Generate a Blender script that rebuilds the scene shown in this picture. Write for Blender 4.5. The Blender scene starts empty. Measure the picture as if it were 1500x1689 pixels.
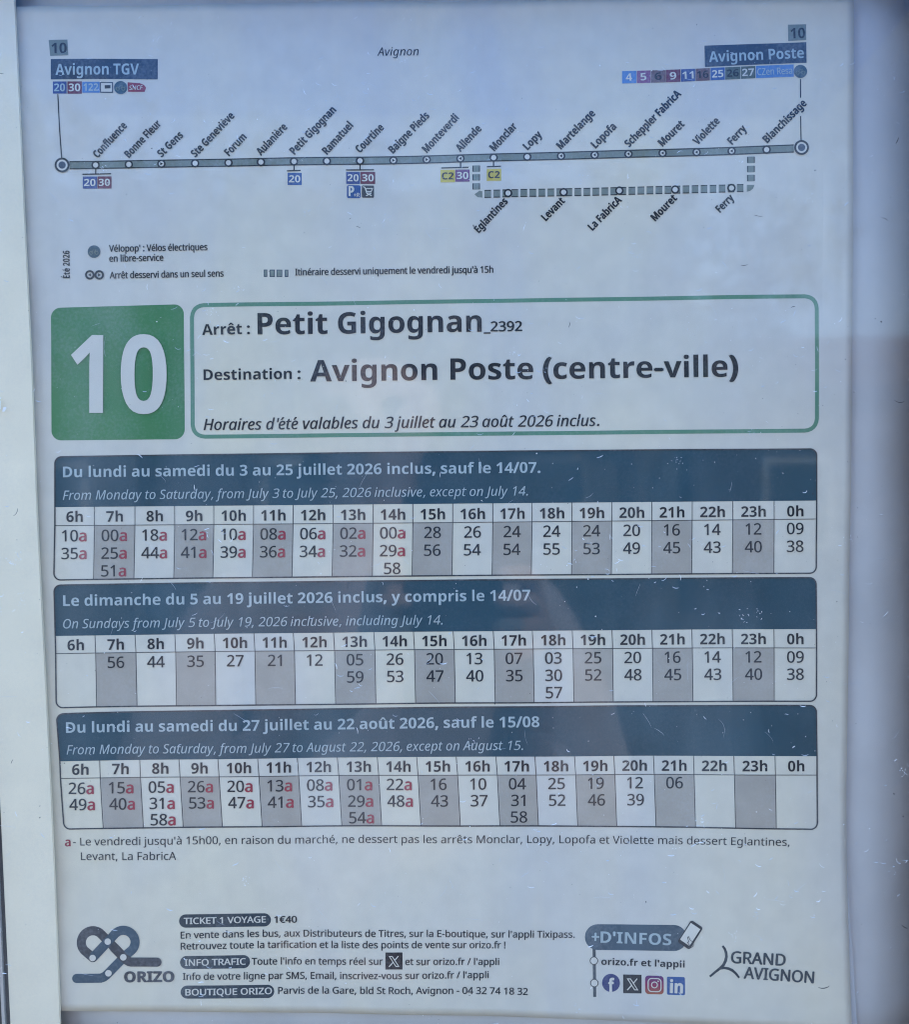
import bpy, math, random, os
from mathutils import Matrix, Vector
random.seed(7)
SC = bpy.context.scene
COL = SC.collection
R_ = math.radians

# ------------------------------------------------------------------ camera
F, CX, CY = 1650.0, 750.0, 844.5          # focal length and centre of the 1500 x 1689 photograph
DIST, Z0 = 0.377, 1.45                    # lens to sheet, height of the lens
yaw, pit, rol = R_(1.569), R_(0.097), R_(-0.610)
Mw = (Matrix(((1, 0, 0), (0, 0, -1), (0, 1, 0))) @ Matrix.Rotation(yaw, 3, 'Y')
      @ Matrix.Rotation(pit, 3, 'X') @ Matrix.Rotation(rol, 3, 'Z'))
cam = bpy.data.cameras.new('camera')
cam.sensor_fit = 'HORIZONTAL'; cam.sensor_width = 36.0; cam.lens = F / 1500 * 36.0
cam.clip_start = 0.01; cam.clip_end = 500
co = bpy.data.objects.new('camera', cam); COL.objects.link(co)
co.matrix_world = Matrix.Translation((0, -DIST, Z0)) @ Mw.to_4x4()
SC.camera = co

# ------------------------------------------------------------------ daylight
SUN_EL, SUN_AZ = 48.0, 35.0               # the sun stands behind the case, the sheet is in its shade
w = bpy.data.worlds.new('World'); SC.world = w; w.use_nodes = True
nt = w.node_tree; bg = nt.nodes['Background']
sky = nt.nodes.new('ShaderNodeTexSky'); sky.sky_type = 'NISHITA'; sky.sun_disc = False
sky.sun_elevation = R_(SUN_EL); sky.sun_rotation = R_(SUN_AZ)
sky.air_density = 1.0; sky.dust_density = 0.5; sky.ozone_density = 2.5
nt.links.new(sky.outputs[0], bg.inputs[0]); bg.inputs[1].default_value = 0.15
sl = bpy.data.lights.new('sun', 'SUN'); sl.energy = 2.0; sl.angle = R_(0.5); sl.color = (1.0, 0.95, 0.87)
so = bpy.data.objects.new('sun', sl); COL.objects.link(so)
sd = Vector((math.sin(R_(SUN_AZ)) * math.cos(R_(SUN_EL)), math.cos(R_(SUN_AZ)) * math.cos(R_(SUN_EL)), math.sin(R_(SUN_EL))))
so.rotation_euler = sd.to_track_quat('Z', 'Y').to_euler()
SC.view_settings.view_transform = 'Standard'; SC.view_settings.look = 'None'
SC.view_settings.exposure = 2.03; SC.view_settings.gamma = 1.0
SC.cycles.max_bounces = 8; SC.cycles.filter_width = 1.1; SC.cycles.use_denoising = True; SC.cycles.transparent_max_bounces = 16

# ------------------------------------------------------------------ helpers
def tag(o, label=None, cat=None, group=None, kind=None):
    if label: o['label'] = label
    if cat: o['category'] = cat
    if group: o['group'] = group
    if kind: o['kind'] = kind
    return o

def empty(name, loc, parent=None):
    o = bpy.data.objects.new(name, None); COL.objects.link(o)
    o.location = loc; o.empty_display_size = 0.02
    if parent: o.parent = parent
    return o

def build(name, verts, faces, mats, parent=None, smooth=False, fm=None):
    me = bpy.data.meshes.new(name)
    me.from_pydata([tuple(v) for v in verts], [], faces); me.update()
    for m in (mats if isinstance(mats, (list, tuple)) else [mats]): me.materials.append(m)
    if fm: me.polygons.foreach_set('material_index', fm)
    if smooth: me.polygons.foreach_set('use_smooth', [True] * len(me.polygons))
    o = bpy.data.objects.new(name, me); COL.objects.link(o)
    if parent:
        o.parent = parent
        # parents are unrotated and unscaled: bring the world coordinates into the parent's space
        off = Vector((0, 0, 0)); p = parent
        while p: off += p.location; p = p.parent
        me.transform(Matrix.Translation(-off))
    return o

def plane_pt(px, py):
    """where the sheet's plane (y = 0) holds the point measured at (px, py) on the photograph"""
    d = Mw @ Vector(((px - CX) / F, -(py - CY) / F, -1.0))
    t = DIST / d.y
    return d.x * t, Z0 + d.z * t

def relief(px, py):
    """how far the loose sheet stands off its board, metres"""
    h = 0.00035 * math.sin(px / 190.0 + 0.7) * math.sin(py / 260.0 + 1.1)
    h += 0.00022 * math.sin(px / 71.0 + py / 150.0) + 0.00010 * math.sin(py / 37.0 + px / 90.0 + 2.0)
    h += 0.00016 * math.sin(px / 43.0 - py / 63.0)
    q = max(0.0, (px - 950) / 450.0) * max(0.0, (py - 1250) / 440.0)
    h += 0.0018 * q * q
    if 270 < py < 540:
        e = min(1.0, (py - 270) / 40.0, (540 - py) / 40.0)
        h += 0.00045 * e * math.exp(-((px - 1370.0) / 2.6) ** 2)
    return h

LAY = 0.00006
def P(px, py, lay=0):
    x, z = plane_pt(px, py)
    return (x, -relief(px, py) - lay * LAY, z)

def Q(px, py, y):
    x, z = plane_pt(px, py)
    return (x, y, z)

# ------------------------------------------------------------------ materials
def mat(name, col, rough=0.55, spec=0.3, noise=0.0, nscale=60.0, fade=0.0, bump=0.0, bscale=200.0, metal=0.0, fadecol=(0.62, 0.66, 0.70)):
    m = bpy.data.materials.new(name); m.use_nodes = True
    n = m.node_tree.nodes; l = m.node_tree.links; b = n['Principled BSDF']
    b.inputs['Roughness'].default_value = rough
    b.inputs['Specular IOR Level'].default_value = spec
    b.inputs['Metallic'].default_value = metal
    b.inputs['Base Color'].default_value = (*col, 1)
    geo = n.new('ShaderNodeNewGeometry')
    out = None
    if noise > 0:
        t = n.new('ShaderNodeTexNoise'); t.inputs['Scale'].default_value = nscale; t.inputs['Detail'].default_value = 6
        l.new(geo.outputs['Position'], t.inputs['Vector'])
        r = n.new('ShaderNodeMapRange'); r.inputs['From Min'].default_value = 0.3; r.inputs['From Max'].default_value = 0.7
        r.inputs['To Min'].default_value = 1 - noise; r.inputs['To Max'].default_value = 1 + noise
        l.new(t.outputs['Fac'], r.inputs['Value'])
        x = n.new('ShaderNodeVectorMath'); x.operation = 'SCALE'; x.inputs[0].default_value = col
        l.new(r.outputs[0], x.inputs['Scale']); out = x.outputs[0]
    if fade > 0:        # worn ink: small patches where the print has rubbed off
        t = n.new('ShaderNodeTexNoise'); t.inputs['Scale'].default_value = 900; t.inputs['Detail'].default_value = 4
        l.new(geo.outputs['Position'], t.inputs['Vector'])
        t2 = n.new('ShaderNodeTexNoise'); t2.inputs['Scale'].default_value = 45; t2.inputs['Detail'].default_value = 2
        l.new(geo.outputs['Position'], t2.inputs['Vector'])
        a = n.new('ShaderNodeMath'); a.operation = 'ADD'
        l.new(t.outputs['Fac'], a.inputs[0]); l.new(t2.outputs['Fac'], a.inputs[1])
        r = n.new('ShaderNodeMapRange'); r.inputs['From Min'].default_value = 0.95; r.inputs['From Max'].default_value = 1.45
        r.inputs['To Min'].default_value = 0.0; r.inputs['To Max'].default_value = fade
        l.new(a.outputs[0], r.inputs['Value'])
        mx = n.new('ShaderNodeMix'); mx.data_type = 'RGBA'
        l.new(r.outputs[0], mx.inputs['Factor'])
        if out: l.new(out, mx.inputs[6])
        else: mx.inputs[6].default_value = (*col, 1)
        mx.inputs[7].default_value = (*fadecol, 1); out = mx.outputs[2]
    if out: l.new(out, b.inputs['Base Color'])
    if bump > 0:
        t = n.new('ShaderNodeTexNoise'); t.inputs['Scale'].default_value = bscale; t.inputs['Detail'].default_value = 5
        l.new(geo.outputs['Position'], t.inputs['Vector'])
        bm = n.new('ShaderNodeBump'); bm.inputs['Strength'].default_value = bump; bm.inputs['Distance'].default_value = 0.001
        l.new(t.outputs['Fac'], bm.inputs['Height']); l.new(bm.outputs[0], b.inputs['Normal'])
    return m

def paper_material():
    m = mat('paper', (0.66, 0.69, 0.70), 0.6, 0.25)
    n = m.node_tree.nodes; l = m.node_tree.links; b = n['Principled BSDF']
    geo = n.new('ShaderNodeNewGeometry')
    mp = n.new('ShaderNodeMapping'); mp.inputs['Scale'].default_value = (1.0, 1.0, 0.38)
    l.new(geo.outputs['Position'], mp.inputs['Vector'])
    t = n.new('ShaderNodeTexNoise'); t.inputs['Scale'].default_value = 13; t.inputs['Detail'].default_value = 5; t.inputs['Distortion'].default_value = 0.6
    l.new(mp.outputs[0], t.inputs['Vector'])
    cr = n.new('ShaderNodeValToRGB')
    cr.color_ramp.elements[0].position = 0.34; cr.color_ramp.elements[0].color = (0.66, 0.64, 0.585, 1)
    cr.color_ramp.elements[1].position = 0.64; cr.color_ramp.elements[1].color = (0.78, 0.72, 0.56, 1)
    l.new(t.outputs['Fac'], cr.inputs[0])
    t2 = n.new('ShaderNodeTexNoise'); t2.inputs['Scale'].default_value = 120; t2.inputs['Detail'].default_value = 6
    l.new(geo.outputs['Position'], t2.inputs['Vector'])
    r = n.new('ShaderNodeMapRange'); r.inputs['From Min'].default_value = .3; r.inputs['From Max'].default_value = .7; r.inputs['To Min'].default_value = 0.96; r.inputs['To Max'].default_value = 1.04
    l.new(t2.outputs['Fac'], r.inputs['Value'])
    x = n.new('ShaderNodeVectorMath'); x.operation = 'SCALE'
    l.new(cr.outputs[0], x.inputs[0]); l.new(r.outputs[0], x.inputs['Scale']); l.new(x.outputs[0], b.inputs['Base Color'])
    bm = n.new('ShaderNodeBump'); bm.inputs['Strength'].default_value = 0.35; bm.inputs['Distance'].default_value = 0.0012
    t3 = n.new('ShaderNodeTexNoise'); t3.inputs['Scale'].default_value = 75; t3.inputs['Detail'].default_value = 3
    l.new(mp.outputs[0], t3.inputs['Vector']); l.new(t3.outputs['Fac'], bm.inputs['Height']); l.new(bm.outputs[0], b.inputs['Normal'])
    return m

PAPER = paper_material()
INK = mat('black_ink', (0.012, 0.015, 0.022), fade=0.10)
INKF = mat('black_ink_fine', (0.014, 0.018, 0.026), fade=0.08)
NAVY = mat('navy_ink', (0.012, 0.064, 0.096), noise=0.12, nscale=35, fade=0.06, fadecol=(0.30, 0.36, 0.42))
GREEN = mat('green_ink', (0.048, 0.215, 0.078), noise=0.07, nscale=30, fade=0.12)
GREEN2 = mat('green_outline_ink', (0.11, 0.27, 0.17), noise=0.10, nscale=30, fade=0.12)
GREY = mat('grey_ink', (0.43, 0.395, 0.34), noise=0.07, nscale=90, fade=0.15)
WHITE = mat('unprinted_white', (0.71, 0.68, 0.60), noise=0.04)
PALEB = mat('pale_blue_lettering', (0.42, 0.51, 0.53), fade=0.0, noise=0.08, nscale=200)
RED = mat('red_ink', (0.36, 0.035, 0.06), fade=0.2)
RULE = mat('rule_ink', (0.035, 0.04, 0.05), fade=0.15)
SLATE = mat('slate_ink', (0.032, 0.055, 0.095), noise=0.15, fade=0.18)
LINE = mat('route_line_ink', (0.20, 0.235, 0.20), noise=0.1, nscale=80, fade=0.2)
TEAL = mat('teal_ink', (0.05, 0.10, 0.13), noise=0.15, fade=0.25)
BLUE = mat('blue_ink', (0.045, 0.08, 0.25), noise=0.1, fade=0.25)
SKYB = mat('light_blue_ink', (0.09, 0.24, 0.52), noise=0.1, fade=0.25)
MAROON = mat('maroon_ink', (0.17, 0.03, 0.06), noise=0.1, fade=0.2)
PURPLE = mat('purple_ink', (0.17, 0.05, 0.17), noise=0.1, fade=0.2)
MAGENTA = mat('magenta_ink', (0.24, 0.06, 0.18), noise=0.1, fade=0.25)
BROWN = mat('brown_ink', (0.17, 0.085, 0.08), noise=0.1, fade=0.3)
OLIVE = mat('olive_ink', (0.10, 0.13, 0.10), noise=0.1, fade=0.25)
YELLOW = mat('yellow_ink', (0.62, 0.50, 0.08), noise=0.1, fade=0.2)
CHAR = mat('charcoal_ink', (0.055, 0.058, 0.068), noise=0.2, nscale=50, fade=0.15)
FOOT = mat('footer_slate_ink', (0.042, 0.058, 0.072), noise=0.12, fade=0.15)
STEEL = mat('steel_blue_ink', (0.055, 0.095, 0.13), noise=0.2, nscale=50, fade=0.15)
ORANGE = mat('orange_red_ink', (0.30, 0.04, 0.07), noise=0.1, fade=0.1)
LIB = mat('royal_blue_ink', (0.03, 0.10, 0.30), noise=0.1, fade=0.15)
FBB = mat('indigo_ink', (0.035, 0.05, 0.17), noise=0.1, fade=0.15)

# ------------------------------------------------------------------ lettering
FD = os.path.join(bpy.utils.resource_path('LOCAL'), 'datafiles', 'fonts')
def load_font(fn):
    try: return bpy.data.fonts.load(os.path.join(FD, fn))
    except Exception: return None
F_REG = load_font('NotoSansHebrew-Regular.woff2')
F_MATH = load_font('NotoSansMath-Regular.woff2')
ACC = {'é': 'e', 'è': 'e', 'ê': 'e', 'à': 'a', 'û': 'u', 'É': 'E', 'ù': 'u'}

def mathchar(c, up, lo, dg=None):
    if 'A' <= c <= 'Z': return chr(up + ord(c) - 65)
    if 'a' <= c <= 'z': return chr(lo + ord(c) - 97)
    if dg and '0' <= c <= '9': return chr(dg + ord(c) - 48)
    return None

def raw(body, font, offset):
    cu = bpy.data.curves.new('t', 'FONT')
    if font: cu.font = font
    cu.body = body; cu.offset = offset; cu.resolution_u = 4
    o = bpy.data.objects.new('t', cu); COL.objects.link(o)
    bpy.context.view_layer.update()
    me = bpy.data.meshes.new_from_object(o)
    v = [(a.co.x, a.co.y) for a in me.vertices]; f = [tuple(p.vertices) for p in me.polygons]
    bpy.data.objects.remove(o); bpy.data.curves.remove(cu); bpy.data.meshes.remove(me)
    return v, f

_g, _cap, _bar = {}, {}, {}
def fontkey(c, style):
    """(font, offset, character) that draws c in this style"""
    if style in ('B', 'BH'):
        m = mathchar(c, 0x1D5D4, 0x1D5EE, 0x1D7EC)
        if m and F_MATH: return F_MATH, 0.0, m
        return F_REG, 0.0, c
    if style in ('I', 'IS'):
        m = mathchar(c, 0x1D608, 0x1D622)
        if m and F_MATH: return F_MATH, 0.0, m
    return F_REG, 0.0, c

def cap_of(font):
    if font not in _cap:
        v, f = raw('H', font, 0); _cap[font] = max(y for x, y in v) or 0.7
    return _cap[font]

def glyph(c, style):
    """outline in cap-height units and its advance"""
    k = (c, style)
    if k in _g: return _g[k]
    if c in ACC and style[0] in 'BI':
        v, f, a = glyph(ACC[c], style)
        rv, rf = raw(c, F_REG, 0.0)
        rc = cap_of(F_REG); top = 0.80 * rc if c != 'É' else 1.04 * rc
        keep = [fc for fc in rf if min(rv[i][1] for i in fc) > top]
        ids = sorted({i for fc in keep for i in fc}); mp = {i: n for n, i in enumerate(ids)}
        av = [(rv[i][0] / rc, rv[i][1] / rc) for i in ids]
        if av:
            cx = (min(p[0] for p in av) + max(p[0] for p in av)) / 2
            gx = (min(p[0] for p in v) + max(p[0] for p in v)) / 2 + (0.06 if style[0] == 'I' else 0)
            n0 = len(v)
            v = v + [(p[0] - cx + gx, p[1]) for p in av]
            f = f + [tuple(mp[i] + n0 for i in fc) for fc in keep]
        _g[k] = (v, f, a); return _g[k]
    font, off, ch = fontkey(c, style)
    cap = cap_of(font)
    if (font, 'b') not in _bar:
        _bar[(font, 'b')] = max(x for x, y in raw('|', font, 0)[0])
    adv = (max(x for x, y in raw(ch + '|', font, 0)[0]) - _bar[(font, 'b')]) / cap
    v, f = raw(ch, font, off) if c != ' ' else ([], [])
    v = [(x / cap, y / cap) for x, y in v]
    if style[0] == 'I' and not mathchar(c, 1000, 1000):
        v = [(x + 0.2 * y, y) for x, y in v]
    _g[k] = (v, f, adv)
    return _g[k]

def strikes(c, st):
    """a heavier weight is the same outline struck again slightly to the side, each strike a hair nearer"""
    w = {'R': 0, 'I': 0, 'B': 0, 'RM': .018, 'IS': .020, 'S': .040, 'BH': .034}[st]
    if st[0] == 'B' and not mathchar(c, 1000, 1000, 1000) : w = .05 if c not in ACC else .02
    if not w: return [(0, 0, 0)]
    return [(-w, 0, 0), (w, 0, .25), (0, w * .6, .5), (0, -w * .6, .75)]

def text(parent, runs, p0, p1, cap, style='R', m=INK, pm=None, lay=3, name='lettering', mats=None, center=False, label=None):
    """lettering printed along the line p0 - (pm) - p1; runs is a string or [(string, style, material index)]"""
    if isinstance(runs, str): runs = [(runs, style, 0)]
    V, Fc, FM = [], [], []; x = 0.0
    for s, st, mi in runs:
        for c in s:
            v, f, a = glyph(c, st)
            for sx, sy, dl in strikes(c, st):
                n0 = len(V); V += [(x + q[0] + sx, q[1] + sy, dl) for q in v]
                Fc += [tuple(i + n0 for i in fc) for fc in f]; FM += [mi] * len(f)
            x += a
    if not V: return None
    x0 = min(q[0] for q in V); x1 = max(q[0] for q in V)
    if center:
        wpx = (x1 - x0) * cap; sl_ = center
        p0, p1 = (p0[0] - wpx / 2, p0[1] - sl_ * wpx / 2), (p0[0] + wpx / 2, p0[1] + sl_ * wpx / 2)
    if pm is None: pm = ((p0[0] + p1[0]) / 2, (p0[1] + p1[1]) / 2)
    # quadratic through p0, pm, p1
    c1 = (2 * pm[0] - (p0[0] + p1[0]) / 2, 2 * pm[1] - (p0[1] + p1[1]) / 2)
    W = []
    for vx, vy, dl in V:
        t = (vx - x0) / (x1 - x0)
        bx = (1 - t) ** 2 * p0[0] + 2 * t * (1 - t) * c1[0] + t * t * p1[0]
        by = (1 - t) ** 2 * p0[1] + 2 * t * (1 - t) * c1[1] + t * t * p1[1]
        dx = 2 * (1 - t) * (c1[0] - p0[0]) + 2 * t * (p1[0] - c1[0])
        dy = 2 * (1 - t) * (c1[1] - p0[1]) + 2 * t * (p1[1] - c1[1])
        L = math.hypot(dx, dy)
        W.append(P(bx + dy / L * vy * cap, by - dx / L * vy * cap, lay + dl))
    o = build(name, W, Fc, mats or [m], parent, fm=FM)
    if label: o['label'] = label
    return o

# ------------------------------------------------------------------ printed shapes (measured in photo pixels, laid on the sheet)
def fix(V, Fc, lay):
    return [P(x, y, lay) for x, y in V], Fc

def poly(parent, name, pts, m, lay=1):
    V = [P(x, y, lay) for x, y in pts]
    return build(name, V, [tuple(range(len(pts)))[::-1]], m, parent)

def quadgrid(parent, name, tl, tr, br, bl, m, lay=1, step=14, rad=0.0, radb=None, edge=None):
    """four-sided patch with rounded corners, fine enough to follow the sheet; edge = (top(u), bottom(u)) gives bowed edges"""
    Wd = math.hypot(tr[0] - tl[0], tr[1] - tl[1]); H = math.hypot(bl[0] - tl[0], bl[1] - tl[1])
    radb = rad if radb is None else radb
    vs = {0.0, 1.0}
    for k in range(1, int(H / step) + 1): vs.add(k / (int(H / step) + 1))
    for k in range(1, 9):
        a = k / 8 * math.pi / 2
        if rad: vs.add(rad * (1 - math.cos(a)) / H)
        if radb: vs.add(1 - radb * (1 - math.cos(a)) / H)
    vs = sorted(v for v in vs if 0 <= v <= 1); nx = max(1, int(Wd / step))
    V, Fc = [], []
    for v in vs:
        y = v * H; ins = 0.0
        if rad and y < rad: ins = rad - math.sqrt(max(0, rad * rad - (rad - y) ** 2))
        if radb and H - y < radb: ins = radb - math.sqrt(max(0, radb * radb - (radb - (H - y)) ** 2))
        for i in range(nx + 1):
            u = ins / Wd + (1 - 2 * ins / Wd) * i / nx
            tx = tl[0] + (tr[0] - tl[0]) * u; bx = bl[0] + (br[0] - bl[0]) * u
            if edge: ty, by = edge[0](u), edge[1](u)
            else: ty = tl[1] + (tr[1] - tl[1]) * u; by = bl[1] + (br[1] - bl[1]) * u
            V.append(P(tx + (bx - tx) * v, ty + (by - ty) * v, lay))
    n = nx + 1
    for j in range(len(vs) - 1):
        for i in range(nx):
            Fc.append((j * n + i, (j + 1) * n + i, (j + 1) * n + i + 1, j * n + i + 1))
    return build(name, V, Fc, m, parent)

def ribbon_px(pts, width, closed=False):
    """widen a polyline into a strip of quads, pixel space"""
    n = len(pts); L, Rr = [], []
    for i in range(n):
        a = pts[i - 1] if (i > 0 or closed) else pts[i]
        b = pts[(i + 1) % n] if (i < n - 1 or closed) else pts[i]
        p = pts[i]
        d1 = (p[0] - a[0], p[1] - a[1]); d2 = (b[0] - p[0], b[1] - p[1])
        l1 = math.hypot(*d1); l2 = math.hypot(*d2)
        if l1 < 1e-9: d1, l1 = d2, l2
        if l2 < 1e-9: d2, l2 = d1, l1
        t = (d1[0] / l1 + d2[0] / l2, d1[1] / l1 + d2[1] / l2); tl = math.hypot(*t) or 1
        t = (t[0] / tl, t[1] / tl)
        cs = max(0.5, (t[0] * d1[0] + t[1] * d1[1]) / l1)
        ww = (width(i / (n - 1)) if callable(width) else width) / 2 / cs
        L.append((p[0] + t[1] * ww, p[1] - t[0] * ww)); Rr.append((p[0] - t[1] * ww, p[1] + t[0] * ww))
    V = L + Rr; Fc = []
    for i in range(n if closed else n - 1):
        j = (i + 1) % n; Fc.append((i, n + i, n + j, j))
    return V, Fc

def dens(pts, step=14, closed=False):
    out = []; n = len(pts)
    for i in range(n if closed else n - 1):
        a, b = pts[i], pts[(i + 1) % n]
        k = max(1, int(math.hypot(b[0] - a[0], b[1] - a[1]) / step))
        for q in range(k): out.append((a[0] + (b[0] - a[0]) * q / k, a[1] + (b[1] - a[1]) * q / k))
    if not closed: out.append(pts[-1])
    return out

def stroke(parent, name, pts, width, m, lay=2, closed=False):
    V, Fc = ribbon_px(dens(pts, closed=closed), width, closed)
    return build(name, [P(x, y, lay) for x, y in V], Fc, m, parent)

def arc(cx, cy, r, a0, a1, n=16):
    return [(cx + r * math.cos(R_(a0 + (a1 - a0) * i / n)), cy - r * math.sin(R_(a0 + (a1 - a0) * i / n))) for i in range(n + 1)]

def round_outline(corners, r):
    """rounded quadrilateral outline; corners in order"""
    out = []; n = len(corners)
    for i in range(n):
        a, p, b = corners[i - 1], corners[i], corners[(i + 1) % n]
        da = (a[0] - p[0], a[1] - p[1]); db = (b[0] - p[0], b[1] - p[1])
        la, lb = math.hypot(*da), math.hypot(*db)
        s = (p[0] + da[0] / la * r, p[1] + da[1] / la * r); e = (p[0] + db[0] / lb * r, p[1] + db[1] / lb * r)
        for k in range(7):
            t = k / 6; u = 1 - t
            out.append((u * u * s[0] + 2 * u * t * (p[0] * .87 + (s[0] + e[0]) / 2 * .13) + t * t * e[0], u * u * s[1] + 2 * u * t * (p[1] * .87 + (s[1] + e[1]) / 2 * .13) + t * t * e[1]))
    return out

def disc(parent, name, cx, cy, r, m, lay=3, n=20):
    return poly(parent, name, [(cx + r * math.cos(2 * math.pi * i / n), cy + r * math.sin(2 * math.pi * i / n)) for i in range(n)][::-1], m, lay)

def ring(parent, name, cx, cy, ro, ri, m, lay=3, n=24):
    V, Fc = ribbon_px([(cx + (ro + ri) / 2 * math.cos(2 * math.pi * i / n), cy + (ro + ri) / 2 * math.sin(2 * math.pi * i / n)) for i in range(n)], ro - ri, True)
    return build(name, [P(x, y, lay) for x, y in V], Fc, m, parent)

def quad3(a, b, c):
    return lambda u: a * (1 - u) * (1 - 2 * u) + b * 4 * u * (1 - u) + c * u * (2 * u - 1)

# ================================================================== SETTING
def box(name, x0, x1, y0, y1, z0, z1, m, parent=None, bevel=0.0):
    V = [(x, y, z) for x in (x0, x1) for y in (y0, y1) for z in (z0, z1)]
    Fc = [(0, 1, 3, 2), (4, 6, 7, 5), (0, 4, 5, 1), (2, 3, 7, 6), (0, 2, 6, 4), (1, 5, 7, 3)]
    o = build(name, V, Fc, m, parent)
    if bevel:
        md = o.modifiers.new('bevel', 'BEVEL'); md.width = bevel; md.segments = 3
    return o

PAVE = mat('paving', (0.13, 0.12, 0.11), 0.85, 0.2, noise=0.15, nscale=1.2, bump=0.3, bscale=30)
g = build('ground', [(-150, -150, 0), (150, -150, 0), (150, 150, 0), (-150, 150, 0)], [(0, 1, 2, 3)], PAVE)
tag(g, 'pale grey paved ground in front of the display case', kind='structure')

# the street side that the pane mirrors: a pale rendered house, a lower brown one and trees
RENDER_ = mat('stone_render', (0.20, 0.185, 0.165), 0.9, 0.1, noise=0.06, nscale=0.8)
TILE = mat('roof_tile', (0.13, 0.08, 0.06), 0.85, 0.1, noise=0.2, nscale=3)
BRN = mat('brown_render', (0.10, 0.075, 0.062), 0.9, 0.1, noise=0.1, nscale=0.8)
GLASSD = mat('window_glass_dark', (0.03, 0.04, 0.05), 0.1, 0.5)
LEAF = mat('leaf', (0.055, 0.10, 0.035), 0.7, 0.2, noise=0.4, nscale=4)
BARK = mat('bark', (0.10, 0.075, 0.055), 0.9, 0.1, noise=0.3, nscale=8)

def house(label, x0, x1, y, h, wm, dep=7.0):
    t = empty('house', ((x0 + x1) / 2, y - dep / 2, 0)); tag(t, label, 'house')
    box('wall', x0, x1, y - dep, y, 0, h, wm, t)
    ym = y - dep / 2
    V = [(x0 - .3, y + .3, h), (x1 + .3, y + .3, h), (x1 + .3, y - dep - .3, h), (x0 - .3, y - dep - .3, h), (x0 - .3, ym, h + 1.3), (x1 + .3, ym, h + 1.3)]
    build('roof', V, [(0, 1, 5, 4), (2, 3, 4, 5), (0, 4, 3), (1, 2, 5), (0, 3, 2, 1)], TILE, t)
    n = max(2, int((x1 - x0) / 2.6)); fl = max(1, int(h / 2.9))
    for f in range(fl):
        for i in range(n):
            xc = x0 + (x1 - x0) * (i + .5) / n; z = 0.9 + f * 2.8
            wn = box('window', xc - .5, xc + .5, y - 0.02, y + 0.03, z, z + 1.3, WHITE, t)
            box('pane', xc - .42, xc + .42, y + 0.031, y + 0.036, z + .08, z + 1.22, GLASSD, wn)
    return t
house('grey brown two storey house across the street from the display case', -7.5, 2.6, -13, 5.6, RENDER_)
house('low brown rendered house beside the taller one across the street', 3.0, 12.0, -14, 3.2, BRN)

def tree(x, y, h, r, label):
    t = empty('tree', (x, y, 0)); tag(t, label, 'tree')
    V, Fc = [], []
    for k in range(7):
        z = h * .6 * k / 6; rr = .16 * (1 - .09 * k)
        for i in range(8): V.append((x + .08 * math.sin(k) + rr * math.cos(i * math.pi / 4), y + rr * math.sin(i * math.pi / 4), z))
    for k in range(6):
        for i in range(8): Fc.append((k * 8 + i, k * 8 + (i + 1) % 8, k * 8 + 8 + (i + 1) % 8, k * 8 + 8 + i))
    build('trunk', V, Fc, BARK, t)
    V, Fc = [], []
    for c in range(26):
        a, b = random.uniform(0, 6.28), random.uniform(-1, 1); q = random.random() ** .5 * r
        cc = (x + q * math.cos(a), y + q * math.sin(a), h * .72 + b * h * .26 * (1 - .4 * q / r))
        for l in range(120):
            d = Vector([random.gauss(0, 1) for _ in range(3)]).normalized() * random.uniform(.2, .75)
            p = Vector(cc) + d; e = Vector([random.gauss(0, 1) for _ in range(3)]).normalized() * .09; f2 = d.cross(e).normalized() * .06
            n0 = len(V); V += [p - e, p + f2, p + e, p - f2]; Fc.append((n0, n0 + 1, n0 + 2, n0 + 3))
    build('crown', V, Fc, LEAF, t)
tree(8.0, -11.0, 4.6, 1.5, 'small green street tree in front of the brown house')
tree(1.6, -10.5, 5.2, 1.9, 'broad green street tree in front of the gap between the houses')
tree(-3.2, -10.0, 5.6, 2.1, 'tall green street tree in front of the grey brown house')

# ================================================================== DISPLAY CASE
ALU = mat('aluminium', (0.62, 0.64, 0.64), 0.35, 0.5, metal=0.6, noise=0.05)
BLACKM = mat('black_coating', (0.012, 0.012, 0.014), 0.4, 0.4)
RUBBER = mat('rubber', (0.02, 0.02, 0.022), 0.7, 0.3)
BROWNM = mat('brown_coating', (0.11, 0.08, 0.065), 0.5, 0.4, noise=0.15, nscale=60)
BACK = mat('backing_board', (0.66, 0.66, 0.65), 0.6, 0.3, noise=0.08, nscale=30, bump=0.1, bscale=60)
STRIP = mat('white_board', (0.90, 0.82, 0.63), 0.5, 0.3, noise=0.035, nscale=40, fade=0.12, fadecol=(0.45, 0.47, 0.46), bump=0.08, bscale=60)

case = empty('display_case', (0, 0.03, Z0 - 0.35))
tag(case, 'wall display case with added blue light filter out of view above, brown side profile and black left edge', 'display case')
def slab(name, pts, y0, y1, m, parent, bevel=0.0):
    """closed prism from an outline measured on the photograph, between depths y0 (front) and y1"""
    n = len(pts); V = [Q(x, y, y0) for x, y in pts] + [Q(x, y, y1) for x, y in pts]
    Fc = [tuple(range(n))[::-1], tuple(range(n, 2 * n))] + [(i, (i + 1) % n, n + (i + 1) % n, n + i) for i in range(n)]
    o = build(name, V, Fc, m, parent)
    if bevel:
        md = o.modifiers.new('bevel', 'BEVEL'); md.width = bevel; md.segments = 3
    return o
slab('rear_panel', [(-160, -160), (1700, -160), (1700, 1850), (-160, 1850)], 0.020, 0.038, BROWNM, case)
slab('side_profile', [(1562, -150), (1690, -150), (1690, 1840), (1562, 1840)], -0.042, 0.0195, BROWNM, case, 0.002)
slab('top_profile', [(-150, -150), (1560, -150), (1560, -42), (-150, -42)], -0.0165, 0.0195, BROWNM, case, 0.002)
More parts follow.
